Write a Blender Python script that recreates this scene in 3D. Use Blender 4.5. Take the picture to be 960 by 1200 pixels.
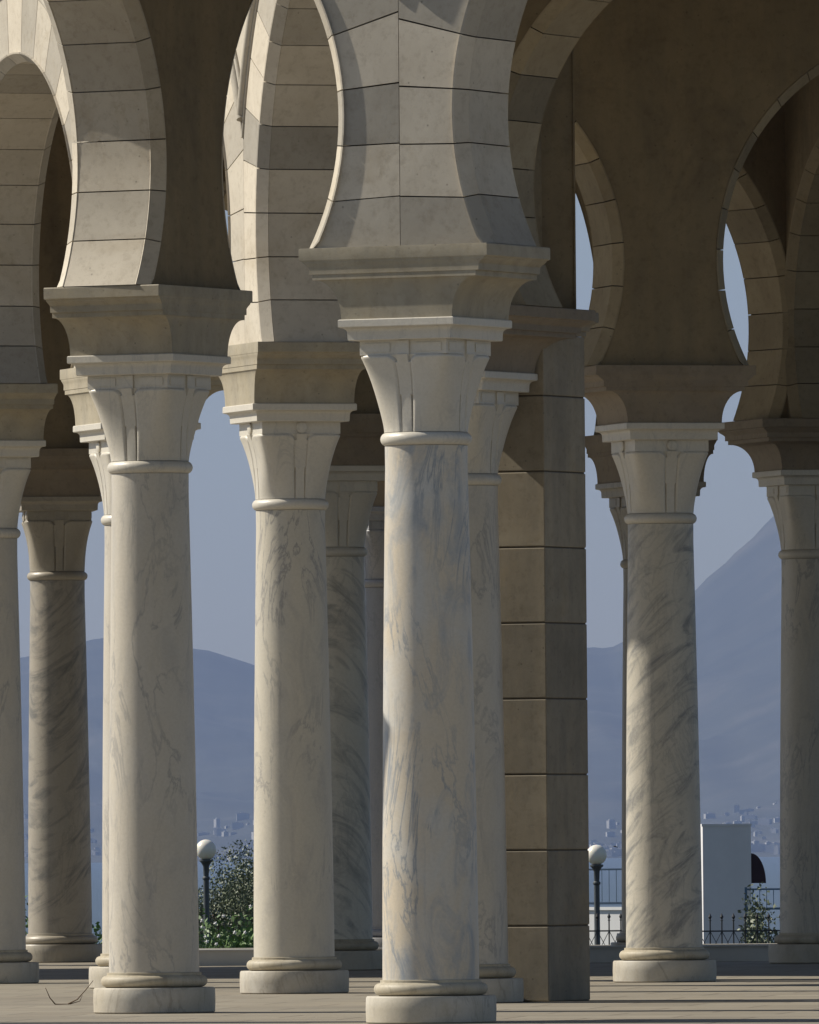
import bpy, bmesh, math, random
from math import sin, cos, pi, radians, sqrt, asin, acos, atan2, hypot
from mathutils import Vector
random.seed(7)
S = bpy.context.scene
for o in list(bpy.data.objects): bpy.data.objects.remove(o)
COL = S.collection

# ------------------------------------------------------------ camera
EYE = 1.31; F = 15000.0                      # focal length in pixels of the 960x1200 photograph
cam = bpy.data.cameras.new('camera'); camo = bpy.data.objects.new('camera', cam); COL.objects.link(camo)
cam.sensor_fit = 'VERTICAL'; cam.sensor_height = 24; cam.lens = F/1200*24
cam.clip_start = 1; cam.clip_end = 60000
camo.location = (0, 0, EYE); camo.rotation_mode = 'QUATERNION'
from mathutils import Quaternion
camo.rotation_quaternion = Quaternion((1,0,0), pi/2 + math.atan(378/F)) @ Quaternion((0,0,1), radians(-0.5))
S.camera = camo
# ------------------------------------------------------------ light
SUN_AZ = radians(19); SUN_EL = radians(40)
to_sun = Vector((-cos(SUN_AZ)*cos(SUN_EL), sin(SUN_AZ)*cos(SUN_EL), sin(SUN_EL)))
W = bpy.data.worlds.new('World'); S.world = W; W.use_nodes = True
nt = W.node_tree; sky = nt.nodes.new('ShaderNodeTexSky'); sky.sky_type = 'NISHITA'; sky.sun_disc = False
sky.sun_elevation = SUN_EL; sky.sun_rotation = atan2(to_sun.x, to_sun.y) % (2*pi)
sky.air_density = 1.0; sky.dust_density = 0.7; sky.ozone_density = 2.0; sky.altitude = 30
bg = nt.nodes['Background']; bg.inputs['Strength'].default_value = 0.056
nt.links.new(sky.outputs[0], bg.inputs['Color'])
sl = bpy.data.lights.new('sun', 'SUN'); sl.energy = 5.0; sl.angle = radians(0.53); sl.color = (1, .932, .80)
slo = bpy.data.objects.new('sun', sl); COL.objects.link(slo); slo.rotation_mode = 'QUATERNION'
slo.rotation_quaternion = to_sun.to_track_quat('Z', 'Y'); slo.location = (-30, 100, 60)
S.view_settings.view_transform = 'Standard'; S.view_settings.look = 'None'
S.view_settings.exposure = 0.28; S.view_settings.gamma = 1
S.render.engine = 'CYCLES'

# ------------------------------------------------------------ helpers
def tag(o, label=None, cat=None, group=None, kind=None):
    if label: o['label'] = label
    if cat: o['category'] = cat
    if group: o['group'] = group
    if kind: o['kind'] = kind
    elif label: o['kind'] = 'thing'
    return o
def link(name, me, mats, parent=None):
    o = bpy.data.objects.new(name, me); COL.objects.link(o)
    for m in (mats if isinstance(mats, (list, tuple)) else [mats]):
        if m and m.name not in [x.name for x in me.materials if x]: me.materials.append(m)
    if parent: o.parent = parent
    return o
def empty(name, loc=(0,0,0), rz=0):
    o = bpy.data.objects.new(name, None); COL.objects.link(o); o.location = loc; o.rotation_euler = (0,0,rz)
    o.empty_display_size = .2
    return o
class MB:
    def __init__(s): s.v = []; s.f = []; s.t = []; s.sm = []
    def add(s, vs, fs, tint=.5, smooth=False):
        b = len(s.v); s.v += [tuple(v) for v in vs]
        for f in fs: s.f.append([b+i for i in f]); s.t.append(tint); s.sm.append(smooth)
    def box(s, a, b, tint=.5, fr=None):
        x0,y0,z0 = a; x1,y1,z1 = b
        vs = [(x0,y0,z0),(x1,y0,z0),(x1,y1,z0),(x0,y1,z0),(x0,y0,z1),(x1,y0,z1),(x1,y1,z1),(x0,y1,z1)]
        if fr: vs = [fr(*v) for v in vs]
        s.add(vs, [(0,3,2,1),(4,5,6,7),(0,1,5,4),(1,2,6,5),(2,3,7,6),(3,0,4,7)], tint)
    def lathe(s, prof, n=48, c=(0,0), close=True):
        vs = []; fs = []
        for r, z in prof:
            for i in range(n):
                a = 2*pi*i/n; vs.append((c[0]+r*cos(a), c[1]+r*sin(a), z))
        for k in range(len(prof)-1):
            for i in range(n):
                j = (i+1) % n; fs.append((k*n+i, k*n+j, (k+1)*n+j, (k+1)*n+i))
        if close: fs += [tuple(range(n-1,-1,-1)), tuple((len(prof)-1)*n+i for i in range(n))]
        s.add(vs, fs, .5, True)
    def tube(s, pts, r, n=8, taper=1.0):
        pts = [Vector(p) for p in pts]; m = len(pts); vs = []; fs = []
        for i, p in enumerate(pts):
            d = (pts[min(i+1,m-1)] - pts[max(i-1,0)]).normalized()
            a = d.orthogonal().normalized(); b = d.cross(a)
            if i and (a.dot(pa) < 0.9):
                a = (pa - d*pa.dot(d)).normalized(); b = d.cross(a)
            pa = a
            rr = r*(1+(taper-1)*i/(m-1))
            for k in range(n):
                t = 2*pi*k/n; vs.append(p + a*(rr*cos(t)) + b*(rr*sin(t)))
        for i in range(m-1):
            for k in range(n):
                q = (k+1) % n; fs.append((i*n+k, i*n+q, (i+1)*n+q, (i+1)*n+k))
        fs += [tuple(range(n-1,-1,-1)), tuple((m-1)*n+k for k in range(n))]
        s.add(vs, fs, .5, True)
    def mesh(s, name, angle=None):
        me = bpy.data.meshes.new(name); me.from_pydata(s.v, [], s.f); me.update()
        at = me.attributes.new('tint', 'FLOAT', 'FACE'); at.data.foreach_set('value', s.t)
        me.polygons.foreach_set('use_smooth', s.sm)
        if angle: me.set_sharp_from_angle(angle=radians(angle))
        me.update(); return me
    def build(s, name, mat, parent=None, angle=35): return link(name, s.mesh(name, angle), mat, parent)

# ------------------------------------------------------------ materials
def newmat(name):
    m = bpy.data.materials.new(name); m.use_nodes = True
    n = m.node_tree.nodes; l = m.node_tree.links
    return m, n, l, n['Principled BSDF']
def N(n, t, **k):
    x = n.new(t)
    for a, b in k.items():
        if a.startswith('_'): setattr(x, a[1:], b)
        else: x.inputs[a].default_value = b
    return x
def ramp(n, stops, interp='LINEAR'):
    r = n.new('ShaderNodeValToRGB'); r.color_ramp.interpolation = interp
    e = r.color_ramp.elements
    while len(e) > 1: e.remove(e[-1])
    e[0].position = stops[0][0]; e[0].color = tuple(stops[0][1]) + (1,)
    for p, c in stops[1:]:
        q = e.new(p); q.color = tuple(c) + (1,)
    return r
def mix(n, l, fac, a, b, mode='MIX'):
    m = n.new('ShaderNodeMix'); m.data_type = 'RGBA'; m.blend_type = mode
    for s_, v in ((m.inputs[0], fac), (m.inputs[6], a), (m.inputs[7], b)):
        if hasattr(v, 'is_linked'): l.new(v, s_)
        elif isinstance(v, (int, float)): s_.default_value = v
        else: s_.default_value = tuple(v) + (1,)
    return m.outputs[2]
def math_(n, l, op, a, b=0.0, clamp=False):
    m = n.new('ShaderNodeMath'); m.operation = op; m.use_clamp = clamp
    for s_, v in ((m.inputs[0], a), (m.inputs[1], b)):
        if hasattr(v, 'is_linked'): l.new(v, s_)
        else: s_.default_value = v
    return m.outputs[0]

def marble(name, base, warm, vein, streak=0.0, thin=.6, blotch=.5, seed=0.0, angle=-.8, rough=.42):
    m, n, l, p = newmat(name)
    tc = N(n, 'ShaderNodeTexCoord'); oi = N(n, 'ShaderNodeObjectInfo')
    off = math_(n, l, 'MULTIPLY', oi.outputs['Random'], 40.0)
    off = math_(n, l, 'ADD', off, seed)
    cmb = N(n, 'ShaderNodeCombineXYZ'); l.new(off, cmb.inputs[0]); l.new(off, cmb.inputs[2])
    add = N(n, 'ShaderNodeVectorMath', _operation='ADD'); l.new(tc.outputs['Object'], add.inputs[0]); l.new(cmb.outputs[0], add.inputs[1])
    P = add.outputs[0]
    # big soft patches
    mp = N(n, 'ShaderNodeMapping'); mp.inputs['Scale'].default_value = (1.3, 1.3, .7); l.new(P, mp.inputs[0])
    n1 = N(n, 'ShaderNodeTexNoise', Scale=1.4, Detail=5.0, Roughness=.6, Distortion=.6); l.new(mp.outputs[0], n1.inputs[0])
    r1 = ramp(n, [(.35, base), (.6, warm)]); l.new(n1.outputs[0], r1.inputs[0])
    # thin wandering veins, mostly running upward
    mp2 = N(n, 'ShaderNodeMapping'); mp2.inputs['Scale'].default_value = (1.5, 1.5, .5); mp2.inputs['Rotation'].default_value = (.25, .2, 0); l.new(P, mp2.inputs[0])
    n2 = N(n, 'ShaderNodeTexNoise', Scale=1.7, Detail=8.0, Roughness=.62, Distortion=1.1); l.new(mp2.outputs[0], n2.inputs[0])
    d = math_(n, l, 'ABSOLUTE', math_(n, l, 'SUBTRACT', n2.outputs[0], .5))
    v = N(n, 'ShaderNodeMapRange'); v.inputs['From Min'].default_value = 0; v.inputs['From Max'].default_value = .022; v.inputs['To Min'].default_value = 1; v.inputs['To Max'].default_value = 0
    l.new(d, v.inputs['Value'])
    n3 = N(n, 'ShaderNodeTexNoise', Scale=.9, Detail=2.0); l.new(P, n3.inputs[0])
    g = N(n, 'ShaderNodeMapRange'); g.inputs['From Min'].default_value = .38; g.inputs['From Max'].default_value = .55; l.new(n3.outputs[0], g.inputs['Value'])
    vf = math_(n, l, 'MULTIPLY', math_(n, l, 'MULTIPLY', v.outputs[0], g.outputs[0]), thin)
    c = mix(n, l, vf, r1.outputs[0], vein)
    # cloudy blue-grey areas
    mp4 = N(n, 'ShaderNodeMapping'); mp4.inputs['Scale'].default_value = (2.2, 2.2, .9); l.new(P, mp4.inputs[0])
    n4 = N(n, 'ShaderNodeTexNoise', Scale=1.6, Detail=7.0, Roughness=.65, Distortion=1.6); l.new(mp4.outputs[0], n4.inputs[0])
    g4 = N(n, 'ShaderNodeMapRange'); g4.inputs['From Min'].default_value = .50; g4.inputs['From Max'].default_value = .74; g4.inputs['To Max'].default_value = blotch; l.new(n4.outputs[0], g4.inputs['Value'])
    c = mix(n, l, g4.outputs[0], c, tuple(x*1.25 for x in vein))
    if streak:
        mp5 = N(n, 'ShaderNodeMapping'); mp5.inputs['Rotation'].default_value = (0, angle, .2); l.new(P, mp5.inputs[0])
        mp6 = N(n, 'ShaderNodeMapping'); mp6.inputs['Scale'].default_value = (.5, .8, 2.5); l.new(mp5.outputs[0], mp6.inputs[0])
        n5 = N(n, 'ShaderNodeTexNoise', Scale=2.3, Detail=6.0, Roughness=.66, Distortion=1.3); l.new(mp6.outputs[0], n5.inputs[0])
        g5 = N(n, 'ShaderNodeMapRange'); g5.inputs['From Min'].default_value = .47; g5.inputs['From Max'].default_value = .64; g5.inputs['To Max'].default_value = streak; l.new(n5.outputs[0], g5.inputs['Value'])
        c = mix(n, l, g5.outputs[0], c, vein)
    n6 = N(n, 'ShaderNodeTexNoise', Scale=45.0, Detail=4.0, Roughness=.7); l.new(P, n6.inputs[0])
    r6 = ramp(n, [(.25, (.90,.895,.88)), (.6, (1,1,1))]); l.new(n6.outputs[0], r6.inputs[0])
    c = mix(n, l, 1.0, c, r6.outputs[0], 'MULTIPLY')
    l.new(c, p.inputs['Base Color']); p.inputs['Roughness'].default_value = rough
    b = N(n, 'ShaderNodeBump', Strength=.25, Distance=.004); l.new(n6.outputs[0], b.inputs['Height']); l.new(b.outputs[0], p.inputs['Normal'])
    return m
def stone(name, c0, c1, stain=(.30,.22,.11), rough=.8, tintamt=.30, stainamt=.35):
    m, n, l, p = newmat(name)
    tc = N(n, 'ShaderNodeTexCoord'); P = tc.outputs['Object']
    n1 = N(n, 'ShaderNodeTexNoise', Scale=2.1, Detail=6.0, Roughness=.65, Distortion=.5); l.new(P, n1.inputs[0])
    r1 = ramp(n, [(.3, c0), (.68, c1)]); l.new(n1.outputs[0], r1.inputs[0])
    at = N(n, 'ShaderNodeAttribute', _attribute_name='tint')
    rt = ramp(n, [(0, (1-tintamt,)*3), (.5, (1,.985,.96)), (1, (1+tintamt*.5, 1+tintamt*.42, 1+tintamt*.3))]); l.new(at.outputs['Fac'], rt.inputs[0])
    c = mix(n, l, 1.0, r1.outputs[0], rt.outputs[0], 'MULTIPLY')
    n2 = N(n, 'ShaderNodeTexNoise', Scale=1.0, Detail=5.0, Roughness=.7, Distortion=1.2); l.new(P, n2.inputs[0])
    g = N(n, 'ShaderNodeMapRange'); g.inputs['From Min'].default_value = .55; g.inputs['From Max'].default_value = .75; g.inputs['To Max'].default_value = stainamt; l.new(n2.outputs[0], g.inputs['Value'])
    c = mix(n, l, g.outputs[0], c, stain)
    n3 = N(n, 'ShaderNodeTexNoise', Scale=14.0, Detail=8.0, Roughness=.75); l.new(P, n3.inputs[0])
    r3 = ramp(n, [(.28, (.76,.74,.71)), (.5, (1,1,1))]); l.new(n3.outputs[0], r3.inputs[0])
    c = mix(n, l, 1.0, c, r3.outputs[0], 'MULTIPLY')
    vo = N(n, 'ShaderNodeTexVoronoi', Scale=9.0); l.new(P, vo.inputs[0])
    pit = N(n, 'ShaderNodeMapRange'); pit.inputs['From Min'].default_value = .03; pit.inputs['From Max'].default_value = .09; pit.inputs['To Min'].default_value = .55; pit.inputs['To Max'].default_value = 1; l.new(vo.outputs['Distance'], pit.inputs['Value'])
    c = mix(n, l, 1.0, c, pit.outputs[0], 'MULTIPLY')
    l.new(c, p.inputs['Base Color']); p.inputs['Roughness'].default_value = rough
    b = N(n, 'ShaderNodeBump', Strength=.25, Distance=.006); l.new(n3.outputs[0], b.inputs['Height']); l.new(b.outputs[0], p.inputs['Normal'])
    return m
def add_streaks(m, amt):
    n = m.node_tree.nodes; l = m.node_tree.links; p = n['Principled BSDF']; src = p.inputs['Base Color'].links[0].from_socket
    tc = N(n, 'ShaderNodeTexCoord'); mp = N(n, 'ShaderNodeMapping'); mp.inputs['Scale'].default_value = (2.6,2.6,.35); l.new(tc.outputs['Object'], mp.inputs[0])
    n1 = N(n, 'ShaderNodeTexNoise', Scale=1.6, Detail=6.0, Roughness=.6); l.new(mp.outputs[0], n1.inputs[0])
    r = ramp(n, [(.38, (1-amt,)*3), (.6, (1.08,1.06,1.02))]); l.new(n1.outputs[0], r.inputs[0])
    l.new(mix(n, l, 1.0, src, r.outputs[0], 'MULTIPLY'), p.inputs['Base Color'])
def plain(name, c, rough=.6, var=.15, scale=6.0, metal=0.0):
    m, n, l, p = newmat(name)
    tc = N(n, 'ShaderNodeTexCoord'); n1 = N(n, 'ShaderNodeTexNoise', Scale=scale, Detail=6.0, Roughness=.65); l.new(tc.outputs['Object'], n1.inputs[0])
    r = ramp(n, [(.3, tuple(x*(1-var) for x in c)), (.7, tuple(x*(1+var) for x in c))]); l.new(n1.outputs[0], r.inputs[0])
    l.new(r.outputs[0], p.inputs['Base Color']); p.inputs['Roughness'].default_value = rough; p.inputs['Metallic'].default_value = metal
    return m
VE = (.20,.20,.215)
M_cap = marble('marble_capital', (0.560,0.523,0.449), (0.597,0.558,0.484), (.30,.30,.30), thin=.35, blotch=.18)
M_blue = marble('marble_blue_veined', (0.543,0.532,0.501), (0.579,0.504,0.395), (.22,.25,.29), thin=.8, blotch=.95, seed=3)
M_pale = marble('marble_pale', (0.543,0.504,0.439), (0.525,0.479,0.403), (.27,.26,.25), thin=.7, blotch=.45, seed=11)
M_warm = marble('marble_warm', (0.571,0.523,0.430), (0.525,0.488,0.412), (.23,.22,.22), thin=.75, blotch=.40, seed=22)
M_streak = marble('marble_streaked', (0.543,0.504,0.430), (0.497,0.460,0.386), (.19,.19,.19), streak=.85, thin=.3, blotch=.2, seed=5, angle=-.75)
M_streakh = marble('marble_streaked_pale', (0.649,0.608,0.517), (0.610,0.558,0.468), (.26,.25,.23), streak=.75, thin=.3, blotch=.1, seed=61, angle=.8)
M_base = marble('marble_base', (0.497,0.469,0.412), (0.452,0.406,0.323), (.24,.21,.17), thin=.5, blotch=.6, seed=8, rough=.6)
M_tor = marble('marble_stained', (0.484,0.438,0.345), (0.391,0.338,0.244), (.20,.17,.12), thin=.4, blotch=.8, seed=71, rough=.6)
M_imp = stone('impost_stone', (.30,.27,.205), (.37,.335,.265), tintamt=.1, stainamt=.3, rough=.65)
M_stone = stone('arcade_stone', (.44,.40,.335), (.52,.48,.41), tintamt=.33)
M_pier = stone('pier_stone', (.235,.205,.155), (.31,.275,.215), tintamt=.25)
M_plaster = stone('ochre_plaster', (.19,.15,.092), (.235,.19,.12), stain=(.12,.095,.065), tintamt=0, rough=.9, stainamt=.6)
M_stone_int = stone('shaded_hall_stone', (.25,.205,.135), (.33,.28,.19), tintamt=.32)  # brown stone, with the dimness of the hall put into its colour
M_imp_int = stone('shaded_impost_stone', (.21,.17,.125), (.27,.225,.165), tintamt=0)  # impost stone copy, darkened for the weaker light inside
M_grey = marble('marble_blue_grey', (0.272,0.280,0.304), (0.308,0.306,0.314), (.18,.19,.21), thin=.6, blotch=.5, seed=31)  # blue-grey marble; its dark tone includes the sky-lit shade on column N
M_shade = marble('marble_shade_toned', (0.325,0.289,0.232), (0.362,0.324,0.260), (.18,.17,.15), thin=.6, blotch=.5, seed=37)  # marble darkened to carry the shade on columns K and I
M_streakd = marble('marble_streaked_shaded', (0.325,0.298,0.252), (0.362,0.324,0.269), (.13,.13,.125), streak=.8, thin=.3, blotch=.3, seed=41, angle=-.75)  # streaked marble with the shade on column I put into the colour
M_hood = stone('hood_stone', (.38,.35,.30), (.46,.43,.37), tintamt=0)

add_streaks(M_plaster, .10); add_streaks(M_pier, .12); add_streaks(M_imp, .10)
# ------------------------------------------------------------ columns
Z_RING, Z_RT, Z_BELL, Z_FR, Z_ABL, Z_ABM, Z_AB, Z_IMP = 4.01, 4.105, 4.64, 4.74, 4.795, 4.83, 4.888, 5.388
def mesh_plinth():
    b = MB(); b.lathe([(.44,0),(.452,.01),(.455,.10),(.452,.178),(.444,.19)], 64); return b.mesh('plinth', 40)
def mesh_torus():
    b = MB(); p = [(.34,.19),(.365,.192)]
    for i in range(9):
        a = -pi/2 + pi*i/8; p.append((.355+.042*cos(a), .237+.043*sin(a)))
    p += [(.352,.283),(.352,.300),(.33,.304)]
    b.lathe(p, 64); return b.mesh('torus', 40)
def mesh_shaft():
    b = MB(); p = []
    for i in range(25):
        t = i/24; z = .30 + (Z_RING-.30)*t
        r = .336 - .052*t**1.15 + .004*sin(pi*t)
        if i == 24: r += .004
        p.append((r, z))
    b.lathe(p, 96); return b.mesh('shaft', 60)
def mesh_ring():
    b = MB(); p = [(.28,Z_RING-.002)]
    for i in range(9):
        a = -pi/2 + pi*i/8; p.append((.272+.047*cos(a), (Z_RING+Z_RT)/2+.0475*sin(a)))
    p.append((.27, Z_RT+.001)); b.lathe(p, 72); return b.mesh('ring', 60)
def mesh_capital(boss):
    b = MB(); NA, NZ = 256, 60; vs = []; fs = []
    H = Z_BELL - Z_RT
    for k in range(NZ+1):
        t = k/NZ; z = Z_RT + H*t
        h = .283 + .074*t**2.6; n = 2 + 7*t**1.6
        for i in range(NA):
            a = 2*pi*i/NA
            r = h/(abs(cos(a))**n + abs(sin(a))**n)**(1/n)
            q = ((a + pi/4) % (pi/2)) - pi/4           # angle from the face centre
            lat = abs(r*sin(q)); sw = .036 + .016*t
            dz = Z_BELL - z; rr = .075
            dx = lat - sw
            dd = 0.0
            if dx < 0: dd = .004
            else:
                # leaf outline: rounded shoulder beside the stem
                top = 0.0
                if dx < rr: top = rr - sqrt(max(0, rr*rr - (rr-dx)**2))
                e = min(dx, (dz - top) if True else 1)
                if e < 0: dd = -.014
                else: dd = .008*min(1, e/.02)**.6 - .016*math.exp(-(e/.008)**2)
            r += dd
            vs.append((r*cos(a), r*sin(a), z))
    for k in range(NZ):
        for i in range(NA):
            j = (i+1) % NA; fs.append((k*NA+i, k*NA+j, (k+1)*NA+j, (k+1)*NA+i))
    fs.append(tuple(NZ*NA+i for i in range(NA))); fs.append(tuple(range(NA-1,-1,-1)))
    b.add(vs, fs, .5, True)
    h = .338; b.box((-h,-h,Z_BELL-.001),(h,h,Z_FR+.002))
    for k in range(4):
        ca, sa = cos(k*pi/2), sin(k*pi/2)
        fr = lambda x,y,z: (x*ca-y*sa, x*sa+y*ca, z)
        if boss:
            vs = []; m = 20
            for R_, off in ((.047,.0),(.047,.016),(.036,.022)):
                for i in range(m):
                    a = 2*pi*i/m; vs.append(fr(h+off-.002, R_*cos(a), (Z_BELL+Z_FR)/2+.001+R_*sin(a)))
            f2 = [(q*m+i, q*m+(i+1)%m, (q+1)*m+(i+1)%m, (q+1)*m+i) for q in range(2) for i in range(m)] + [tuple(2*m+i for i in range(m))]
            b.add(vs, f2)
        else:
            b.box((h-.01,-.052,Z_BELL-.004),(h+.014,.052,Z_FR-.003), fr=fr)
            for sy in (-1, 1):
                b.box((h-.01, sy*.10 if sy>0 else -.30, Z_BELL+.02),(h+.006, .30 if sy>0 else -.10, Z_FR-.02), fr=fr)
    return b.mesh('capital', 40)
def sq_layers(layers, name, tints=None):
    """layers: (x0, x1, y0, y1, z)"""
    b = MB(); vs = []; fs = []
    for (x0,x1,y0,y1,z) in layers: vs += [(x0,y0,z),(x1,y0,z),(x1,y1,z),(x0,y1,z)]
    for k in range(len(layers)-1):
        for i in range(4):
            j = (i+1) % 4; fs.append((4*k+i, 4*k+j, 4*k+4+j, 4*k+4+i))
    m = 4*(len(layers)-1); fs += [(3,2,1,0), (m,m+1,m+2,m+3)]
    b.add(vs, fs, .5, True); return b.mesh(name, 28)
def mesh_abacus():
    L = []
    def q(h, z): L.append((-h,h,-h,h,z))
    q(.36,Z_FR); q(.395,Z_FR+.001); q(.40,Z_FR+.006); q(.402,Z_ABL)
    for i in range(1,6):
        a = i/5*pi/2; q(.402+.035*(1-cos(a)), Z_ABL+(Z_ABM-Z_ABL)*sin(a))
    q(.446,Z_ABM+.002); q(.45,Z_ABM+.007); q(.45,Z_AB-.006); q(.444,Z_AB)
    return sq_layers(L, 'abacus')
def mesh_impost(e):
    """e = half extents at the top (x-, x+, y-, y+)"""
    L = []
    def q(t, z): 
        s = [.432 + (k-.432)*t for k in e]; L.append((-s[0], s[1], -s[2], s[3], z))
    z0 = Z_AB; zc = 5.165
    for i in range(11):
        a = i/10*pi/2; q(.62*(1-cos(a)), z0 + (zc-z0)*sin(a))
    q(.68, zc+.001); q(.68, zc+.038); q(.76, zc+.040); q(.76, zc+.085)
    for i in range(1,7):
        a = i/6*pi; q(.78+.14*(1-cos(a))/2, zc+.087+.045*i/6)
    q(.97, zc+.135); q(1.0, zc+.140); q(1.0, Z_IMP-.008); q(.985, Z_IMP)
    return sq_layers(L, 'impost')
ME = dict(plinth=mesh_plinth(), torus=mesh_torus(), shaft=mesh_shaft(), ring=mesh_ring(), capa=mesh_capital(False), capb=mesh_capital(True), abacus=mesh_abacus())
for m in ME.values(): pass
imp_cache = {}
def dup_mesh_obj(name, me, mat, parent):
    o = bpy.data.objects.new(name, me); COL.objects.link(o); o.parent = parent
    if not len(me.materials): me.materials.append(None)
    o.material_slots[0].link = 'OBJECT'; o.material_slots[0].material = mat
    return o
TH1 = radians(-27.5); TH2 = radians(17)      # the two directions of the plan
def column(x, y, rz, ext, shaftmat, boss, label, group='marble columns of the arcades', spin=0, interior=False, capm=None):
    capm = capm or M_cap; basem = capm if capm is not M_cap else M_base
    t = empty('marble_column', (x, y, 0), rz); tag(t, label, 'column', group)
    dup_mesh_obj('plinth', ME['plinth'], basem, t); dup_mesh_obj('base_ring', ME['torus'], M_tor if basem is M_base else basem, t)
    s = dup_mesh_obj('shaft', ME['shaft'], shaftmat, t); s.rotation_euler.z = spin
    c = dup_mesh_obj('capital', ME['capb' if boss else 'capa'], capm, t)
    dup_mesh_obj('necking_ring', ME['ring'], capm, c); dup_mesh_obj('abacus', ME['abacus'], capm, c)
    if ext not in imp_cache: imp_cache[ext] = mesh_impost(ext)
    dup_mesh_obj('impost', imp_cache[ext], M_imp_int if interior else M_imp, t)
    return t
U = (.735,.735,.485,.485)        # long along local x
V = (.485,.485,.735,.735)        # long along local y
P = dict(A=(.12,89.0), B=(-1.93,95.3), F=(.40,99.4), C0=(-4.2,91.1), A2=(4.75,86.7), F2=(4.6,97.2),
         C=(-.99,106.4), J=(-2.36,111.0), G=(-3.83,115.5), G2=(-5.25,120.0), D=(2.20,112.2), D2=(6.95,113.45),
         H=(-.73,124.3), E=(3.98,127.2), E2=(8.75,128.7), Ef=(5.35,122.6), K=(2.47,131.0), M=(1.0,135.8), I=(-3.71,134.6), I2=(-8.6,133.2),
         N=(-.22,140.0), N2=(-5.0,138.6))
PIER = (.81, 100.15)
SUNSIDE='sunlit on its left side'
cols = [
 ('A', TH1, U, M_blue, False, 'nearest marble column with blue grey veins, central, before the coursed pier', .4),
 ('B', TH1, V, M_pale, False, 'large pale marble column in the left foreground, dry twig lying at its foot', 1.3),
 ('F', TH1, (.485,.735,.735,.9), M_pale, False, 'marble column half hidden behind the nearest column and touching the coursed stone pier', 2.2),
 ('C', TH2, V, M_warm, True, 'warm white marble column just right of the olive tree and flowering hedge', 5.0),
 ('J', TH2, (.485,.735,.735,.735), M_pale, True, 'thin bright sunlit sliver of marble column peeping out left of the large left foreground column', .2),
 ('G', TH2, V, M_pale, False, 'marble column cut off by the left edge of the picture', .9),
 ('D', TH2, U, M_streak, True, 'marble column with dark diagonal streaks right of the coursed pier', 2.6),
 ('H', TH2, U, M_streakh, False, 'dim streaked marble column squeezed behind the warm white column right of the hedge', 4.0),
 ('E', TH2, (.735,.735,.735,.735), M_pale, False, 'shaded grey marble column cut off by the right edge of the picture', 1.9),
 ('K', TH2, V, M_shade, False, 'dark sliver of column seen just left of the diagonally streaked column', 3.3),
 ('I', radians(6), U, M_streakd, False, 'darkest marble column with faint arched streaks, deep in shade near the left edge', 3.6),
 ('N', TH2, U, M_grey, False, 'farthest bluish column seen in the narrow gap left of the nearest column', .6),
 ('C0', TH1, (.735,.735,.735,.735), M_pale, False, 'corner column of the front arcade, outside the picture beyond the lower left corner', .1),
 ('A2', TH1, U, M_pale, False, 'front arcade column outside the picture to the right of the nearest column', 1.1),
 ('F2', TH1, U, M_warm, False, 'gallery column outside the right edge, across from the coursed pier', 2.1),
 ('G2', TH2, V, M_pale, False, 'column outside the left edge, next after the sunlit side arcade', 3.1),
 ('D2', TH2, U, M_streak, True, 'column outside the right edge, beside the diagonally streaked column', 4.1),
 ('E2', TH2, U, M_pale, False, 'hall column outside the right edge, behind and right of the shaded grey column', 5.1),
 ('Ef', TH2, V, M_pale, False, 'hall column outside the right edge, in front of the shaded grey column', 6.1),
 ('M', TH2, V, M_pale, False, 'rear hall column fully hidden behind the coursed stone pier', 1.5),
 ('I2', TH2, U, M_pale, False, 'rear column outside the left edge, beside the darkest column', 2.5),
 ('N2', TH2, U, M_pale, False, 'farthest column outside the left edge of the picture', 3.5),
]
for k, rz, ext, mt, boss, lab, spin in cols:
    column(P[k][0], P[k][1], rz, ext, mt, boss, lab, spin=spin, interior=k in ('D','D2','E','E2','Ef','K','M','H','I','I2','N','N2','F','F2'), capm={'I':M_shade,'N':M_grey,'K':M_shade}.get(k))

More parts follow.
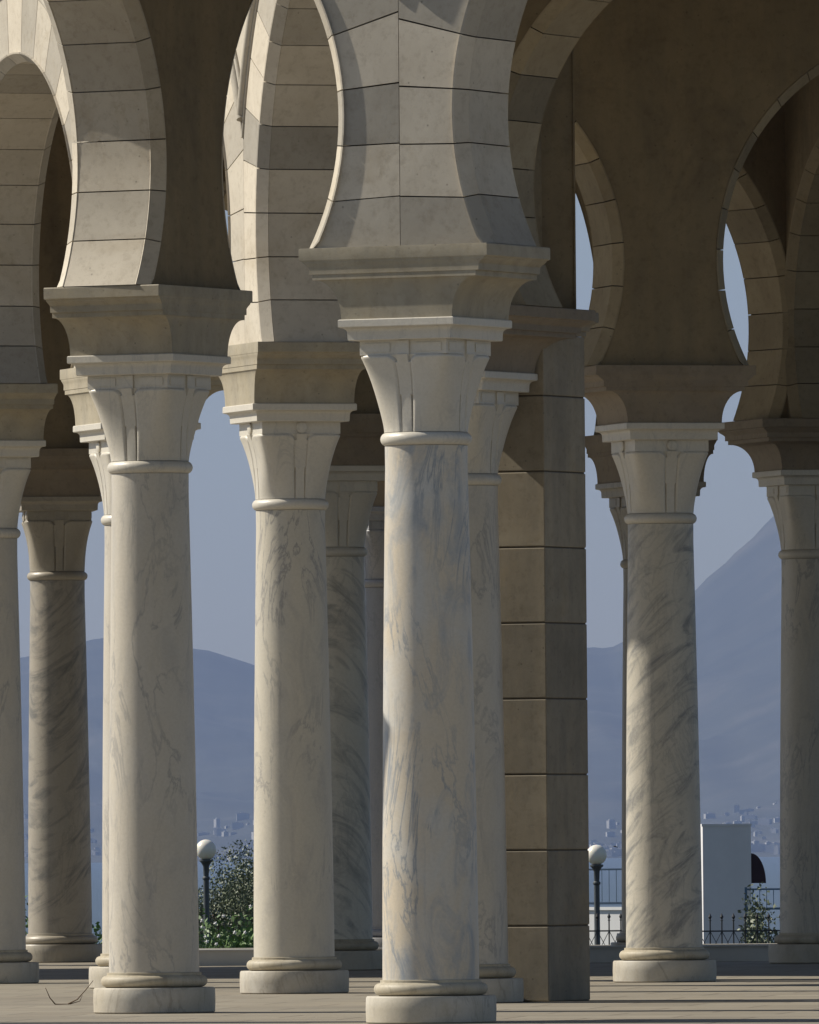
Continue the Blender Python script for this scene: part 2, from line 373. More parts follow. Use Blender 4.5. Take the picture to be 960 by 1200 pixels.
# ------------------------------------------------------------ arcade walls
T = .76; HP = .5; ZC = 6.31; Z0 = 5.392; CH = .08; ZTOP = 9.6
def frame(a, b):
    a = Vector((a[0],a[1],0)); b = Vector((b[0],b[1],0)); L = (b-a).length; d = (b-a)/L
    nrm = Vector((d.y, -d.x, 0))     # right-hand side of the walk a -> b
    return L, (lambda s, w, z: tuple(a + d*s + nrm*w + Vector((0,0,z)))), d
def bay_blocks(mb, fr, L, rnd):
    R = L/2 - HP; Ro = sqrt((L/2)**2 + .79**2); c = L/2
    phi0 = -asin((ZC-Z0)/R); tot = pi - 2*phi0
    n = int(round(tot*R/.37)); n += (n+1) % 2
    phv = acos((L/2)/Ro)
    def outer(ph, horiz=True):
        m = False
        if ph > pi/2: ph = pi-ph; m = True
        if ph <= 0:
            p = (.004, ZC + R*sin(ph))
        else:
            t = (L/2-.004)/cos(ph) if cos(ph) > 1e-4 else 1e9
            t = min(t, Ro); p = (c - t*cos(ph), ZC + t*sin(ph))
        return (L-p[0], p[1]) if m else p
    def inner(ph, r=R): return (c - r*cos(ph), ZC + r*sin(ph))
    g = .0045/R
    for k in range(n):
        a0 = phi0 + tot*k/n + (g if k else 0); a1 = phi0 + tot*(k+1)/n - (g if k < n-1 else 0)
        sub = 4; an = [a0 + (a1-a0)*i/sub for i in range(sub+1)]
        out = [outer(a1)]
        mids = []
        for q in (phv, pi-phv):
            if a0 < q < a1: mids.append(q)
        for i in range(sub-1, 0, -1):
            if an[i] > phv+.02 and an[i] < pi-phv-.02: mids.append(an[i])
        for q in sorted(mids, reverse=True): out.append(outer(q))
        out.append(outer(a0))
        if k == 0: out[-1] = (.004, Z0)
        if k == n-1: out[0] = (L-.004, Z0)
        ni, no = len(an), len(out)
        vs = []
        lay = ((T/2, R+CH), (T/2-CH, R), (-T/2+CH, R), (-T/2, R+CH))
        for w, r in lay:
            vs += [fr(p[0], w, p[1]) for p in [inner(q, r) if not ((k==0 and i==0) or (k==n-1 and i==sub)) else (inner(q, r)[0] , Z0) for i, q in enumerate(an)]]
            vs += [fr(p[0], w, p[1]) for p in out]
        m = ni+no; fs = []
        for y in range(len(lay)-1):
            for i in range(m):
                j = (i+1) % m; fs.append((y*m+i, (y+1)*m+i, (y+1)*m+j, y*m+j))
        fs.append(tuple(range(m))); fs.append(tuple((len(lay)-1)*m+i for i in range(m-1,-1,-1)))
        tn = rnd.random(); mb.add(vs, fs, tn)
        # raised fillet along the arris of the block, both faces
        for sg in (1, -1):
            prof_ = ((T/2-.004, R+CH+.004), (T/2+.020, R+CH+.002), (T/2+.016, R+CH-.012), (T/2-CH+.012, R-.004), (T/2-CH-.004, R+.004))
            vs = []; q_ = len(prof_)
            for a_ in an:
                for w_, r_ in prof_:
                    px_, pz_ = inner(a_, r_); vs.append(fr(px_, sg*w_, max(pz_, Z0)))
            fs = [(i_*q_+y_, i_*q_+(y_+1)%q_, (i_+1)*q_+(y_+1)%q_, (i_+1)*q_+y_) for i_ in range(sub) for y_ in range(q_)]
            fs += [tuple(range(q_-1,-1,-1)), tuple(sub*q_+y_ for y_ in range(q_))]
            if sg < 0: fs = [f_[::-1] for f_ in fs]
            mb.add(vs, fs, tn)
def strips(L, Rp, zt, side_lower=True):
    """trapezoids of a face with a round opening of radius Rp: list of (s0,s1,zlo0,zhi0,zlo1,zhi1)"""
    c = L/2; out = []; ss = [0, c-Rp]
    m = 36
    ss += [c - Rp*cos(pi*i/m) for i in range(1, m)] + [c+Rp, L]
    def up(s): return ZC + sqrt(max(0, Rp*Rp-(c-s)**2))
    def lo(s): return ZC - sqrt(max(0, Rp*Rp-(c-s)**2))
    for a, b in zip(ss[:-1], ss[1:]):
        if b <= c-Rp+1e-6 or a >= c+Rp-1e-6: out.append((a,b,Z0,zt,Z0,zt)); continue
        out.append((a,b,up(a),zt,up(b),zt))
        la, lb = lo(a), lo(b)
        if la > Z0 or lb > Z0:
            if la > Z0 and lb > Z0: out.append((a,b,Z0,la,Z0,lb))
            else:
                sx = sqrt(Rp*Rp-(ZC-Z0)**2); x = c-sx if a < c else c+sx
                out.append((a,x,Z0,la,Z0,Z0) if la > Z0 else (x,b,Z0,Z0,Z0,lb))
    return out
def wall_run(label, keys, ext, plast, extra=(0,0), group='horseshoe arcade walls', rnd=None):
    """keys: nodes walked; ext: +1/-1/0 side (w) that is the stone exterior; plast: sides with plaster"""
    rnd = rnd or random.Random(len(label))
    pts = [P[k] if isinstance(k, str) else k for k in keys]
    root = empty('arcade_wall', (pts[0][0], pts[0][1], Z0)); tag(root, label, 'arcade', group)
    inv = Vector((pts[0][0], pts[0][1], Z0))
    blocks = MB(); up = MB(); pl = MB(); hood = MB(); corn = MB()
    for bi in range(len(pts)-1):
        L, f0, d = frame(pts[bi], pts[bi+1])
        fr = lambda s, w, z, f0=f0: tuple(Vector(f0(s, w, z)) - inv)
        bay_blocks(blocks, fr, L, rnd)
        R = L/2-HP; Ro = sqrt((L/2)**2 + .79**2)
        # wall above the voussoirs
        m = 40; vz = ZC+.79
        def zb(s): return ZC + sqrt(max(0, Ro*Ro-(L/2-s)**2))
        tw = T/2-.006
        for i in range(m):
            s0, s1 = L*i/m, L*(i+1)/m
            vs = [fr(s0,-tw,zb(s0)+.003),fr(s1,-tw,zb(s1)+.003),fr(s1,tw,zb(s1)+.003),fr(s0,tw,zb(s0)+.003),fr(s0,-tw,ZTOP),fr(s1,-tw,ZTOP),fr(s1,tw,ZTOP),fr(s0,tw,ZTOP)]
            up.add(vs, [(0,1,2,3),(7,6,5,4),(0,4,5,1),(3,2,6,7)] + ([(0,3,7,4)] if i==0 else []) + ([(1,5,6,2)] if i==m-1 else []))
        for sd in plast:
            w0 = sd*(T/2-.001); w1 = sd*(T/2+.014)
            for (a,b,l0,h0,l1,h1) in strips(L, R+CH+.006, ZTOP-.02):
                def kink(i):
                    v1 = Vector(pts[i][:2])-Vector(pts[i-1][:2]); v2 = Vector(pts[i+1][:2])-Vector(pts[i][:2])
                    return .022 if abs(v1.angle(v2)) > radians(.3) else 0
                if a == 0 and bi > 0: a = -kink(bi)
                if abs(b-L) < 1e-9 and bi < len(pts)-2: b = L+kink(bi+1)
                vs = [fr(a,w0,l0),fr(b,w0,l1),fr(b,w0,h1),fr(a,w0,h0),fr(a,w1,l0),fr(b,w1,l1),fr(b,w1,h1),fr(a,w1,h0)]
                pl.add(vs, [(4,5,6,7),(0,1,5,4)])
        if ext:
            phv = acos((L/2)/Ro)
            for rr, rad, ww in ((Ro+.055, .045, .012), (Ro+.003, .014, .004), (Ro+.13, .022, .004)):
                ph0 = acos(min(1,(L/2-.002)/rr)) if rr > L/2 else 0
                arc = [fr(L/2-rr*cos(ph0+(pi-2*ph0)*i/48), ext*(T/2+ww), ZC+rr*sin(ph0+(pi-2*ph0)*i/48)) for i in range(49)]
                hood.tube(arc, rad, 10)
        corn.box((0 if bi else -T/2, -T/2-.12, ZTOP), (L if bi < len(pts)-2 else L+T/2, T/2+.12, ZTOP+.12), fr=fr)
        corn.box((0 if bi else -T/2, -T/2-.2, ZTOP+.12), (L if bi < len(pts)-2 else L+T/2, T/2+.2, ZTOP+.22), fr=fr)
        for endk, s0, sg in ((0, 0, -1), (1, L, 1)):
            if (endk == 0 and bi == 0) or (endk == 1 and bi == len(pts)-2):
                e = extra[endk]
                if e > 0:
                    z = Z0; k = 0
                    while z < ZTOP:
                        z1 = min(z+.36, ZTOP)
                        a, b = sorted((s0+sg*.004, s0+sg*e))
                        (pl if plast else blocks).box((a,-T/2,z+(0 if plast else .004)),(b,T/2,z1-(0 if plast else .004)), rnd.random(), fr)
                        z = z1
                    for sd in plast:
                        a, b = sorted((s0, s0+sg*(e+.01)))
                        w = sorted((sd*(T/2-.001), sd*(T/2+.014)))
                        pl.box((a,w[0],Z0),(b,w[1],ZTOP-.02), fr=fr)
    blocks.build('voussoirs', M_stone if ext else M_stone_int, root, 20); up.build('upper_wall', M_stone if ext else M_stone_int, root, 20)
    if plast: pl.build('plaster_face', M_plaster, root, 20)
    if ext: hood.build('hood_moulding', M_hood, root, 40)
    corn.build('cornice', M_hood, root, 30)
    return root
# w>0 is the right-hand side of the walk
wall_run('front arcade of coursed grey stone whose springer rises over the nearest column', ['C0','A','A2'], 1, [-1], (.48,.48))
wall_run('side arcade with dark ochre plaster face over the large left foreground column', ['C0','B','F'], -1, [1], (0, 1.05))
wall_run('dark cross arch rising to the right from beside the coursed pier', ['F','F2'], 0, [1,-1], (0,.48))
wall_run('sunlit stone arcade with moulded hood seen edge on behind the left columns', [PIER,'C','J','G','G2'], -1, [1], (.45,.48))
wall_run('dark plastered arch wall over the diagonally streaked column', ['J','D','D2'], 0, [1,-1], (0,.48))
wall_run('deep shaded arch wall meeting the right edge above the shaded grey column', ['H','E','E2'], 0, [1,-1], (.48,.48))
wall_run('rear hall arches running back behind the streaked column to the right', ['Ef','E','K','M'], 0, [1,-1], (.48,.48))
wall_run('darkest far arch wall above the darkest column near the left edge', ['I2','I','M'], 0, [1,-1], (.48,0))
wall_run('farthest arch wall glimpsed in the gap left of the nearest column', ['N2','N'], 0, [1,-1], (.48,.48))

# coursed pier beside column F
d1 = (Vector(P['F'])-Vector(P['B'])).normalized(); a1 = atan2(d1.y, d1.x) - pi/2 + radians(3.5)
pier = empty('stone_pier', (P['F'][0], P['F'][1], 0), a1)
tag(pier, 'tall square pier of large brown coursed stone blocks in the middle of the picture', 'pier')
rnd = random.Random(4)
b = MB(); z = 0; q0, q1 = .46, 1.215; k = 0
while z < 5.2:
    z1 = min(z+.59, 5.20)
    g = .005; inn = .01
    b.box((-.5, q0, z+g),(.5, q1, z1-g), rnd.random())
    z = z1; k += 1
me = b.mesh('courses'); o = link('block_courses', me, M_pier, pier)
bev = o.modifiers.new('b','BEVEL'); bev.width = .008; bev.segments = 2
b = MB(); b.box((-.49,q0+.01,0.0),(.49,q1-.01,5.19)); b.build('mortar_core', plain('mortar', (.10,.08,.055), .95), pier)
L = []
for e, z in ((.005,5.20),(.01,5.205),(.01,5.235),(.03,5.24),(.035,5.27),(.05,5.29),(.075,5.305),(.085,5.31),(.085,5.38),(.08,5.388)):
    L.append((-.5-e,.5+e,q0-e-.2,q1+e,z))
link('impost_band', sq_layers(L, 'band'), M_pier, pier)

for (hx, hy, hw, lab) in ((-2.86,140.9,.29,'added unseen sun blocker pier behind the large left foreground column'), (.19,131.9,.32,'added unseen sun blocker pier behind the nearest column')):  # added blocks, out of sight, that keep the sun off columns N and K
    t = empty('stone_pier', (hx, hy, 0), TH2); tag(t, lab, 'pier'); b = MB(); z = 0
    while z < 9.4:
        b.box((-hw,-hw,z+.004),(hw,hw,min(z+.59,9.44)-.004), rnd.random()); z += .59
    b.build('block_courses', M_pier, t, 20)
    b = MB(); b.box((-hw-.06,-hw-.06,9.44),(hw+.06,hw+.06,9.58)); b.build('cap', M_pier, t, 20)
# ------------------------------------------------------------ roofs over the galleries
def slab(name, pts, z0, z1, mat, label, cat='roof'):
    b = MB(); n = len(pts)
    vs = [(x,y,z0) for x,y in pts] + [(x,y,z1) for x,y in pts]
    fs = [tuple(range(n-1,-1,-1)), tuple(range(n,2*n))] + [(i,(i+1)%n,n+(i+1)%n,n+i) for i in range(n)]
    b.add(vs, fs); o = b.build(name, mat, None, 20)
    tag(o, label, cat); return o
slab('gallery_roof', [P['C0'], P['A2'], P['F2'], (P['F'][0],P['F'][1]), P['B']], ZTOP-.14, ZTOP-.02, M_plaster, 'plastered roof slab above the front gallery, just above the picture')
slab('hall_roof', [PIER, (6.2,102), (11.5,113.9), (12.5,130), (5.5,137.2), P['M'], P['I'], (-15,131.5), (-15,122), P['G2'], P['G'], P['J'], P['C']], ZTOP-.13, ZTOP-.03, M_plaster, 'plastered roof slab above the columned hall, just above the picture')  # left corners extended past the arcade to cut skylight on column I

# ------------------------------------------------------------ terrace floor
def floormat():
    m, n, l, p = newmat('terrace_paving')
    tc = N(n, 'ShaderNodeTexCoord'); mp = N(n, 'ShaderNodeMapping'); mp.inputs['Rotation'].default_value = (0,0,radians(8)); l.new(tc.outputs['Object'], mp.inputs[0])
    br = N(n, 'ShaderNodeTexBrick'); l.new(mp.outputs[0], br.inputs[0])
    for k, v in (('Color1', (.235,.21,.17,1)), ('Color2', (.275,.25,.205,1)), ('Mortar', (.15,.13,.105,1))): br.inputs[k].default_value = v
    br.inputs['Scale'].default_value = 1.0; br.inputs['Mortar Size'].default_value = .018; br.inputs['Brick Width'].default_value = 1.2; br.inputs['Row Height'].default_value = 1.2; br.inputs['Mortar Smooth'].default_value = .2
    n1 = N(n, 'ShaderNodeTexNoise', Scale=.8, Detail=8.0, Roughness=.7); l.new(tc.outputs['Object'], n1.inputs[0])
    r = ramp(n, [(.3, (.78,.77,.75)), (.65, (1.08,1.05,1.0))]); l.new(n1.outputs[0], r.inputs[0])
    c = mix(n, l, 1.0, br.outputs[0], r.outputs[0], 'MULTIPLY')
    l.new(c, p.inputs['Base Color']); p.inputs['Roughness'].default_value = .7
    n2 = N(n, 'ShaderNodeTexNoise', Scale=9.0, Detail=5.0); l.new(tc.outputs['Object'], n2.inputs[0])
    b = N(n, 'ShaderNodeBump', Strength=.3, Distance=.004); l.new(n2.outputs[0], b.inputs['Height']); l.new(b.outputs[0], p.inputs['Normal'])
    return m
b = MB(); b.box((-70,-30,-3.0),(70,146.0,0)); o = b.build('terrace', floormat()); tag(o, kind='structure')
b = MB(); b.box((-70,146.0,-3.0),(70,146.4,.03)); o = b.build('terrace_kerb', stone('kerb_stone',(.42,.39,.34),(.5,.47,.41), tintamt=0)); tag(o, kind='structure')

b = MB(); b.box((-2.75,129.5,-.05),(12,129.95,.15)); b.box((-2.76,129.47,.15),(12.01,129.97,.165)); o = b.build('kerb', plain('kerb_marble', (.55,.54,.52), .7, .08, 3)); tag(o, kind='structure')
# ------------------------------------------------------------ ground, sea, hills (one sheet)
prof = [(-3000,560),(-1500,640),(-700,700),(-300,740),(-100,765),(22,768),(60,758),(105,745),(135,741),(180,748),(225,756),(245,759),(270,768),(302,779),(400,800),(500,800),(600,780),(660,760),(690,755),(712,757),(730,749),(770,722),(815,690),(828,676),(838,668),(846,657),(856,652),(865,637),(880,628),(893,612),(905,600),(935,572),(980,545),(1060,515),(1200,500),(1500,560),(1900,600),(2600,690),(4200,760)]
def ridge(px):
    if px <= prof[0][0]: return prof[0][1]
    for (a,ya),(b_,yb) in zip(prof[:-1], prof[1:]):
        if a <= px <= b_: return ya + (yb-ya)*(px-a)/(b_-a)
    return prof[-1][1]
from mathutils import noise as NZ_
YS, YR = 14700.0, 20000.0
def hgt(X, Y):
    if Y < YS-200: return -34.0
    px = 480 + X*F/YR
    H = (981 - .009*(px-180)*1.0 - ridge(px))/F*YR
    H += NZ_.fractal(Vector((X/170, 3.1, .7)), 1.0, 2.0, 5)*9 * (1.0 if px > 735 else .35)
    t = (Y-YS)/(YR-YS)
    nz = NZ_.fractal(Vector((X/900, Y/1500, .3)), 1.0, 2.0, 5)
    if t < 0: return -30 + 2*t
    if t <= 1:
        rg = 1-abs(NZ_.fractal(Vector((X/330+Y/2600, Y/1500, 1.3)), .9, 2.1, 6))*1.6
        return -29.5 + (H+29)*(t**2.0) + (nz*50 + rg*60)*t*(1-t)*2.2 
    return -28 + (H+28)*max(0, 1-(t-1)*1.4)
rows = [-400,-200,140,147,170,330,360,420,600,3000,8000,14000,14500,14690,14720,14800,14900] + [15000+110*i for i in range(46)] + [20060,20400,21500,23500,26000]
xs = [-26000,-12000,-6000,-3000,-2000,-1500,-1100,-900] + [-750+15*i for i in range(101)] + [900,1100,1500,2000,3000,6000,12000,26000]
def gz(x, y):
    if y <= 170: return -2.6
    if y <= 330: return -2.6 + (-1.4)*(y-170)/160
    if y <= 360: return -4.0
    if y <= 420: return -4 - 26*(y-360)/60
    return hgt(x, y) if y > 14000 else -34
vs = [(x,y,gz(x,y)) for y in rows for x in xs]; nx = len(xs)
fs = [(j*nx+i, j*nx+i+1, (j+1)*nx+i+1, (j+1)*nx+i) for j in range(len(rows)-1) for i in range(nx-1)]
b = MB(); b.add(vs, fs, .5, True)
m, n, l, p = newmat('ground_scrub')
tc = N(n, 'ShaderNodeTexCoord'); n1 = N(n, 'ShaderNodeTexNoise', Scale=.004, Detail=9.0, Roughness=.65); l.new(tc.outputs['Object'], n1.inputs[0])
r = ramp(n, [(.35, (.018,.022,.015)), (.55, (.035,.038,.027)), (.7, (.07,.065,.05))]); l.new(n1.outputs[0], r.inputs[0]); l.new(r.outputs[0], p.inputs['Base Color']); p.inputs['Roughness'].default_value = .95
o = b.build('ground', m, None, 180); tag(o, kind='structure')
m, n, l, p = newmat('sea_water'); p.inputs['Base Color'].default_value = (.055,.075,.09,1); p.inputs['Roughness'].default_value = .35
tc = N(n, 'ShaderNodeTexCoord'); n1 = N(n, 'ShaderNodeTexNoise', Scale=.3, Detail=4.0); l.new(tc.outputs['Object'], n1.inputs[0])
bm_ = N(n, 'ShaderNodeBump', Strength=.6, Distance=1.0); l.new(n1.outputs[0], bm_.inputs['Height']); l.new(bm_.outputs[0], p.inputs['Normal'])
b = MB(); b.add([(-26000,380,-28),(26000,380,-28),(26000,15600,-28),(-26000,15600,-28)], [(0,1,2,3)]); o = b.build('sea', m); tag(o, kind='structure')

# far town
M_house = [plain('house_wall', (.36,.355,.34), .8, .03, .1), plain('house_wall_ochre', (.55,.48,.38), .8, .03, .1)]
hm = []
for k, (w, d, h) in enumerate(((12,10,8),(18,10,6),(9,9,12),(24,12,10))):
    b = MB(); b.box((-w/2,-d/2,-40),(w/2,d/2,h)); b.box((-w/2,-d/2,h),(w/2,-d/2+.4,h+.9)); b.box((-w*.2,-d*.2,h),(w*.15,d*.2,h+2.6)); b.box((-w/2,d/2-.4,h),(w/2,d/2,h+.9))
    me = b.mesh('house', 20); me.materials.append(M_house[0]); hm.append(me)
rnd = random.Random(12)
zones = [(18,38,8),(100,124,10),(232,304,44),(688,738,75),(815,914,95)]
ZL = ['at the left edge', 'just right of the darkest column', 'behind the left globe lamp and olive tree', 'behind the right globe lamp', 'above and beside the white block']
for zi, (a, c, cnt) in enumerate(zones):
    for i in range(cnt):
        px = rnd.uniform(a, c); Y = 14850 + 1700*rnd.random()**1.5; X = (px-480)*Y/F
        o = bpy.data.objects.new('town_house', hm[rnd.randrange(4)]); COL.objects.link(o)
        o.location = (X, Y, hgt(X, Y)+.5); o.rotation_euler.z = rnd.uniform(-.6,.6)
        s = rnd.uniform(.32,.7); o.scale = (s,s,s)
        tag(o, 'tiny pale hazy far shore house ' + ZL[zi], 'house', 'far shore houses ' + ZL[zi])

# ------------------------------------------------------------ garden beyond the terrace
def at(px, Y): return (px-480)*Y/F + (-.0087*(1050-600))*Y/F
def zat(py, px, Y): return EYE + (978 - .009*(px-500) - py)*Y/F
def leafmat(name, c, c2):
    m, n, l, p = newmat(name)
    at_ = N(n, 'ShaderNodeAttribute', _attribute_name='tint')
    r = ramp(n, [(0, c), (1, c2)]); l.new(at_.outputs['Fac'], r.inputs[0]); l.new(r.outputs[0], p.inputs['Base Color']); p.inputs['Roughness'].default_value = .55
    return m
M_olive = leafmat('olive_leaves', (.06,.08,.04), (.18,.21,.12)); M_oleander = leafmat('shrub_leaves', (.05,.10,.025), (.14,.24,.06))
M_bark = plain('bark', (.12,.09,.06), .9, .3); M_petal = plain('white_petals', (.8,.78,.76), .6, .03)
def leaves(mb, c, rad, n, size, rnd, clumps=14, aspect=.45):
    cl = []
    for i in range(clumps):
        while True:
            v = Vector((rnd.uniform(-1,1), rnd.uniform(-1,1), rnd.uniform(-1,1)))
            if v.length < 1: break
        cl.append((Vector((v.x*rad[0]*.75, v.y*rad[1]*.75, v.z*rad[2]*.75)), rnd.uniform(.22,.42)))
    for i in range(n):
        cc, cr = cl[rnd.randrange(clumps)]
        v = Vector((rnd.gauss(0,1), rnd.gauss(0,1), rnd.gauss(0,1))).normalized()*rnd.random()**.5*.9
        p = Vector(c) + cc + Vector((v.x*rad[0]*cr*1.6, v.y*rad[1]*cr*1.6, v.z*rad[2]*cr*1.6))
        d = Vector((rnd.gauss(0,1), rnd.gauss(0,1), rnd.gauss(.4,1))).normalized(); e = d.orthogonal().normalized()
        q = d.cross(e); th = rnd.uniform(0, 2*pi); e = e*cos(th)+q*sin(th)
        s = size*rnd.uniform(.6,1.3)
        mb.add([p-e*s*aspect, p+d*s, p+e*s*aspect, p-d*s*.6], [(0,1,2,3)], rnd.random())
def tree(px, Y, zb, zt, w, label, mat, name='olive_tree', cat='tree', n=2600, trunk=True, flowers=0, leaf=.05, sd=1):
    rnd = random.Random(sd); X = at(px, Y); t = empty(name, (X, Y, zb)); tag(t, label, cat)
    H = zt-zb; cz = H*(.62 if trunk else .5); rz = H*(.345 if trunk else .48)
    b = MB(); leaves(b, (0,0,cz), (w/2, w/2, rz), n, leaf, rnd, 22); b.build('crown', mat, t, 20)
    b = MB()
    if trunk: b.tube([(0,0,-.2),(.04,0,H*.2),(-.03,.03,H*.4)], .11, 8, .7)
    for i in range(9):
        a = rnd.uniform(0, 2*pi); r_ = w*.33
        s0 = H*.35 if trunk else 0
        b.tube([(0,0,s0),(r_*.4*cos(a), r_*.4*sin(a), s0+(cz-s0)*.6),(r_*cos(a), r_*sin(a), cz+rz*.4*rnd.random())], .045 if trunk else .02, 6, .4)
    b.build('trunk' if trunk else 'stems', M_bark, t, 40)
    if flowers:
        for i in range(flowers):
            b = MB(); u = rnd.uniform(-.5,.5)*w; z = rnd.uniform(.8,1.0)*H; y = -w*.62*sqrt(max(.05,1-(2*u/w)**2))*rnd.uniform(.85,1.05)
            vs = [(u, y-.012, z)]; fs = []
            for k in range(10):
                a = k*pi/5 + .2*i; rr = .030 if k % 2 == 0 else .016
                vs.append((u+rr*cos(a), y+.004*(k%2), z+rr*sin(a)))
            fs = [(0, 1+k, 1+(k+1)%10) for k in range(10)]
            b.add(vs, fs); b.build('flower', M_petal, t, 20)
    return t
GZ = -2.9
tree(277, 248, -3.1, zat(986,270,248), 3.0, 'grey green olive tree behind the flowering hedge, by the left globe lamp', M_olive, n=50000, leaf=.036, sd=3)
tree(325, 252, -3.1, zat(1000,300,252), 2.2, 'olive tree mostly hidden by the warm white column right of the hedge', M_olive, n=16000, leaf=.042, sd=4)
tree(268, 166, -2.6, zat(1058,270,166), 1.7, 'glossy green hedge shrub dotted with white flowers at the terrace edge', M_oleander, 'flowering_shrub', 'shrub', n=14000, trunk=False, flowers=24, leaf=.05, sd=5)
tree(225, 167, -2.6, zat(1066,230,166), 1.2, 'green shrub mostly hidden by the large left foreground column', M_oleander, 'flowering_shrub', 'shrub', n=8000, trunk=False, flowers=6, leaf=.05, sd=6)
tree(312, 168, -2.6, zat(1060,300,166), 1.2, 'green flowering shrub continuing behind the warm white column', M_oleander, 'flowering_shrub', 'shrub', n=8000, trunk=False, flowers=6, leaf=.05, sd=7)
tree(28, 190, -2.8, zat(1050,28,190), .9, 'small green bush left of the darkest column', M_oleander, 'green_bush', 'bush', n=5000, trunk=False, leaf=.06, sd=8)
tree(117, 185, -2.8, zat(1070,117,185), .8, 'small green bush right of the darkest column', M_oleander, 'green_bush', 'bush', n=5000, trunk=False, leaf=.06, sd=9)
tree(893, 225, -3.1, zat(1040,893,225), 1.5, 'olive green bush behind the iron fence, right of the white block', M_olive, 'green_bush', 'bush', n=9000, trunk=False, leaf=.05, sd=10)

# globe lamps
M_lpost = plain('lamp_post_paint', (.05,.06,.065), .5, .2); m, n, l, p = newmat('opal_glass'); p.inputs['Base Color'].default_value = (.80,.77,.68,1); p.inputs['Roughness'].default_value = .35; p.inputs['Subsurface Weight'].default_value = .2; M_globe = m
def lamp(px, Y, ytop, label):
    zt = zat(ytop, px, Y); X = at(px, Y) + .0; zb = -3.1
    t = empty('globe_lamp', (X, Y, zb)); tag(t, label, 'street lamp', 'globe lamps of the garden'); H = zt-zb
    b = MB(); b.lathe([(.11,0),(.11,.12),(.085,.15),(.085,.5),(.10,.53),(.06,.58),(.052,H-.75),(.07,H-.73),(.07,H-.70),(.05,H-.68),(.055,H-.50),(.09,H-.43),(.125,H-.40),(.125,H-.37),(.04,H-.36)], 20); b.build('post', M_lpost, t, 40)
    b = MB(); R = .19; pr = [(max(.002, R*sin(pi*i/20)), H-R-R*cos(pi*i/20)) for i in range(21)]; b.lathe(pr, 32); b.build('globe', M_globe, t, 60)
lamp(242, 236, 984, 'white globe lamp on dark post left of the olive tree')
lamp(699.5, 238, 990, 'white globe lamp on dark post between the coursed pier and the streaked column')

# iron fence
M_iron = plain('black_iron', (.02,.02,.022), .6, .2)
def iron_fence(px0, px1, Y, label, sd):
    x0, x1 = at(px0, Y), at(px1, Y); zt = zat(1070, (px0+px1)/2, Y); zb = -3.1
    t = empty('iron_fence', (x0, Y, zb)); tag(t, label, 'fence', 'spiked iron fence sections')
    n = int(round((x1-x0)/.198)); H = zt-zb
    rails = MB(); 
    for z in (H-.30, H-1.05, .25): rails.box((0,-.012,z-.012),(x1-x0,.012,z+.012))
    rails.build('rail', M_iron, t, 20)
    cr = MB()
    for i in range(n+1):
        x = i*.198; b = MB(); b.lathe([(.012,0),(.012,H-.13),(.022,H-.125),(.022,H-.115),(.010,H-.105),(.030,H-.06),(.002,H)], 8, (x,0)); b.build('spiked_bar', M_iron, t, 40)
        if i < n:
            for (za, zb_) in ((H-.30,H-.68),(H-.68,H-1.05)):
                for sg in (0,1):
                    cr.tube([(x+.198*sg,0,za),(x+.198*(.5),-.012,(za+zb_)/2),(x+.198*(1-sg),0,zb_)], .006, 5)
    cr.build('lattice', M_iron, t, 40)
iron_fence(672, 742, 215, 'spiked black iron fence beside the right globe lamp, in front of the low white wall', 1)
iron_fence(818, 930, 216, 'spiked black iron fence in front of the white block and olive green bush', 2)

# white low wall, white block, awning, blue railing
M_white = plain('white_render', (.66,.65,.67), .8, .05, 1.5); M_wall = plain('white_wall_paint', (.74,.74,.74), .8, .05, 1.5)
Y = 262; zt = zat(1063,712,Y)+4.2; b = MB(); b.box((-2.2,-.12,0),(2.2,.12,zt-.06)); b.box((-2.22,-.16,zt-.06),(2.22,.16,zt))
o = b.build('low_white_wall', M_wall, None, 20); o.location = (at(712,Y), Y, -4.2); o.rotation_euler.z = radians(-42); tag(o, 'low white garden wall behind the iron fence and right globe lamp', 'wall')
Y = 300; xa, xb = at(824,Y), at(880.5,Y); zt = zat(968,850,Y); t = empty('white_block', ((xa+xb)/2, Y, -4)); tag(t, 'tall white rendered block rising behind the iron fence, maroon awning on its side', 'building')
rot = 0.05; w = (xb-xa)/2
b = MB(); H = zt+4; b.add([(-w-.08,.0+1.3,0),(-w,0,0),(w,0,0),(w,1.3,0),(-w-.08,1.3,H),(-w,0,H),(w,0,H),(w,1.3,H)], [(3,2,1,0),(4,5,6,7),(0,1,5,4),(1,2,6,5),(2,3,7,6),(3,0,4,7)]); b.build('rendered_body', M_white, t, 20)
b = MB(); b.box((-w-.02,-.02,H+.001),(w+.02,1.3,H+.05)); b.build('coping', M_white, t, 20)
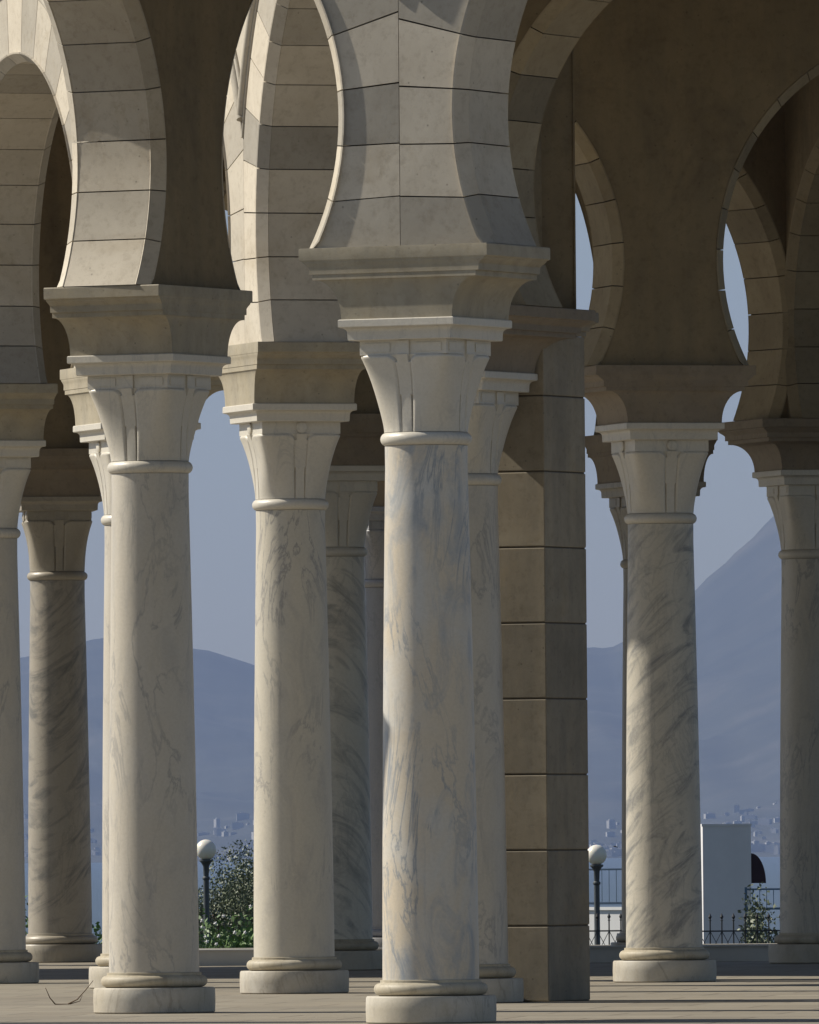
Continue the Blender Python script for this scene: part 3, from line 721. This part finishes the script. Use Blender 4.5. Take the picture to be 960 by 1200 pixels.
# awning: quarter-round canopy bolted to the block's right flank
aw = MB(); za = zat(1035,888,Y)+4; hh = (1035-1000)*Y/F; ww = 17*Y/F; vs=[]; fs=[]; m_=10
for yy in (.15, 1.15):
    for i in range(m_+1):
        a = i/m_*pi/2; vs.append((w+.01+ww*sin(a), yy, za+hh*cos(a)))
    vs.append((w+.01, yy, za))
k = m_+2
fs = [tuple(range(k)), tuple(range(2*k-1,k-1,-1))] + [(i,i+1,k+i+1,k+i) for i in range(m_)]
aw.add(vs, fs); o = aw.build('awning', plain('maroon_canvas', (.03,.010,.014), .85, .15), t, 30); 
def railing(px0, px1, y0, y1, Y, label):
    x0, x1 = at(px0,Y), at(px1,Y); zt, zb = zat(y0,(px0+px1)/2,Y), zat(y1,(px0+px1)/2,Y)
    t = empty('blue_railing', (x0,Y,zb)); tag(t, label, 'railing', 'blue railings above the sea'); H = zt-zb; L_ = x1-x0
    M = M_rail
    b = MB(); b.box((0,-.02,H-.04),(L_,.02,H)); b.box((0,-.02,0),(L_,.02,.05)); b.build('rail', M, t, 20)
    b = MB(); n_ = int(L_/.16)
    for i in range(n_+1): b.box((i*.16-.008,-.008,.05),(i*.16+.008,.008,H-.04))
    b.build('baluster', M, t, 20)
    b = MB(); b.box((-.03,-.03,-2.5),(.03,.03,H+.03)); b.build('post', M, t, 20)
    b = MB(); b.box((L_-.03,-.03,-2.5),(L_+.03,.03,H+.03)); b.build('post', M, t, 20)
M_rail = plain('blue_paint', (.08,.14,.22), .5, .1)
railing(874, 926, 1041, 1066, 296, 'blue railing right of the white block below the maroon awning')
M_rail = plain('pale_blue_paint', (.34,.39,.45), .5, .1)
railing(655, 742, 1018, 1060, 285, 'faint blue railing behind the right globe lamp, above the low white wall')

# floodlight box at the terrace edge
X = at(728, 144); t = empty('floodlight', (X, 144, 0)); tag(t, 'small black floodlight on the terrace edge by the foot of the streaked column', 'floodlight')
b = MB(); b.box((-.05,-.04,.0),(.05,.04,.03)); b.box((-.012,-.01,.03),(.012,.01,.08)); b.build('bracket', M_iron, t, 20)
b = MB(); b.add([(-.055,-.03,.07),(.055,-.03,.07),(.05,.05,.09),(-.05,.05,.09),(-.055,-.05,.17),(.055,-.05,.17),(.05,.05,.18),(-.05,.05,.18)], [(3,2,1,0),(4,5,6,7),(0,1,5,4),(1,2,6,5),(2,3,7,6),(3,0,4,7)]); b.build('housing', M_iron, t, 20)

# dry twigs on the floor
X, Y = at(83,100.5)-.0, 100.5
b = MB(); q = Y/F
def tw(pts, r): b.tube([((x-83)*q, -.03*i, max(.004,(1174-y)*q)) for i, (x,y) in enumerate(pts)], r, 6, .4)
tw([(64,1176),(58,1166),(53,1154)], .006); tw([(79,1176),(90,1168),(100,1157),(109,1146)], .006); tw([(81,1176),(93,1170),(96,1163)], .004); tw([(64,1176),(72,1176.5),(81,1176)], .005)
o = b.build('dry_twigs', plain('dry_twig', (.12,.08,.05), .9, .2), None, 40); o.location = (X, Y, 0); tag(o, 'dry forked twigs lying on the terrace left of the large left foreground column', 'twigs')

# flying bird
Y = 180; b = MB(); b.lathe([(.001,-.07),(.022,-.03),(.028,.02),(.016,.06),(.001,.09)], 10)
b.add([(0,.01,.03),(-.13,-.02,.06),(-.20,-.06,.01),(-.02,.0,-.02)], [(0,1,2,3)]); b.add([(0,.01,.03),(.12,.02,.07),(.17,.0,.02),(.02,0,-.02)], [(0,1,2,3)])
o = b.build('bird', M_iron, None, 40); o.rotation_euler = (pi/2, .3, .9); o.location = (at(721,Y), Y, zat(992,721,Y)); o.scale = (.35,)*3; tag(o, 'tiny dark bird flying just right of the right globe lamp', 'bird')

# ------------------------------------------------------------ haze
b = MB(); b.box((-27000,-450,-36),(27000,26500,1100)); m, n, l, p = newmat('haze_air')
n.remove(p); vol = N(n, 'ShaderNodeVolumePrincipled'); vol.inputs['Color'].default_value = (.385,.535,.95,1); vol.inputs['Density'].default_value = 3.2e-5; vol.inputs['Anisotropy'].default_value = .2
l.new(vol.outputs[0], n['Material Output'].inputs['Volume'])
o = b.build('haze', m, None, 20); tag(o, kind='stuff', label='pale blue haze hanging over the bay and hills', cat='haze')
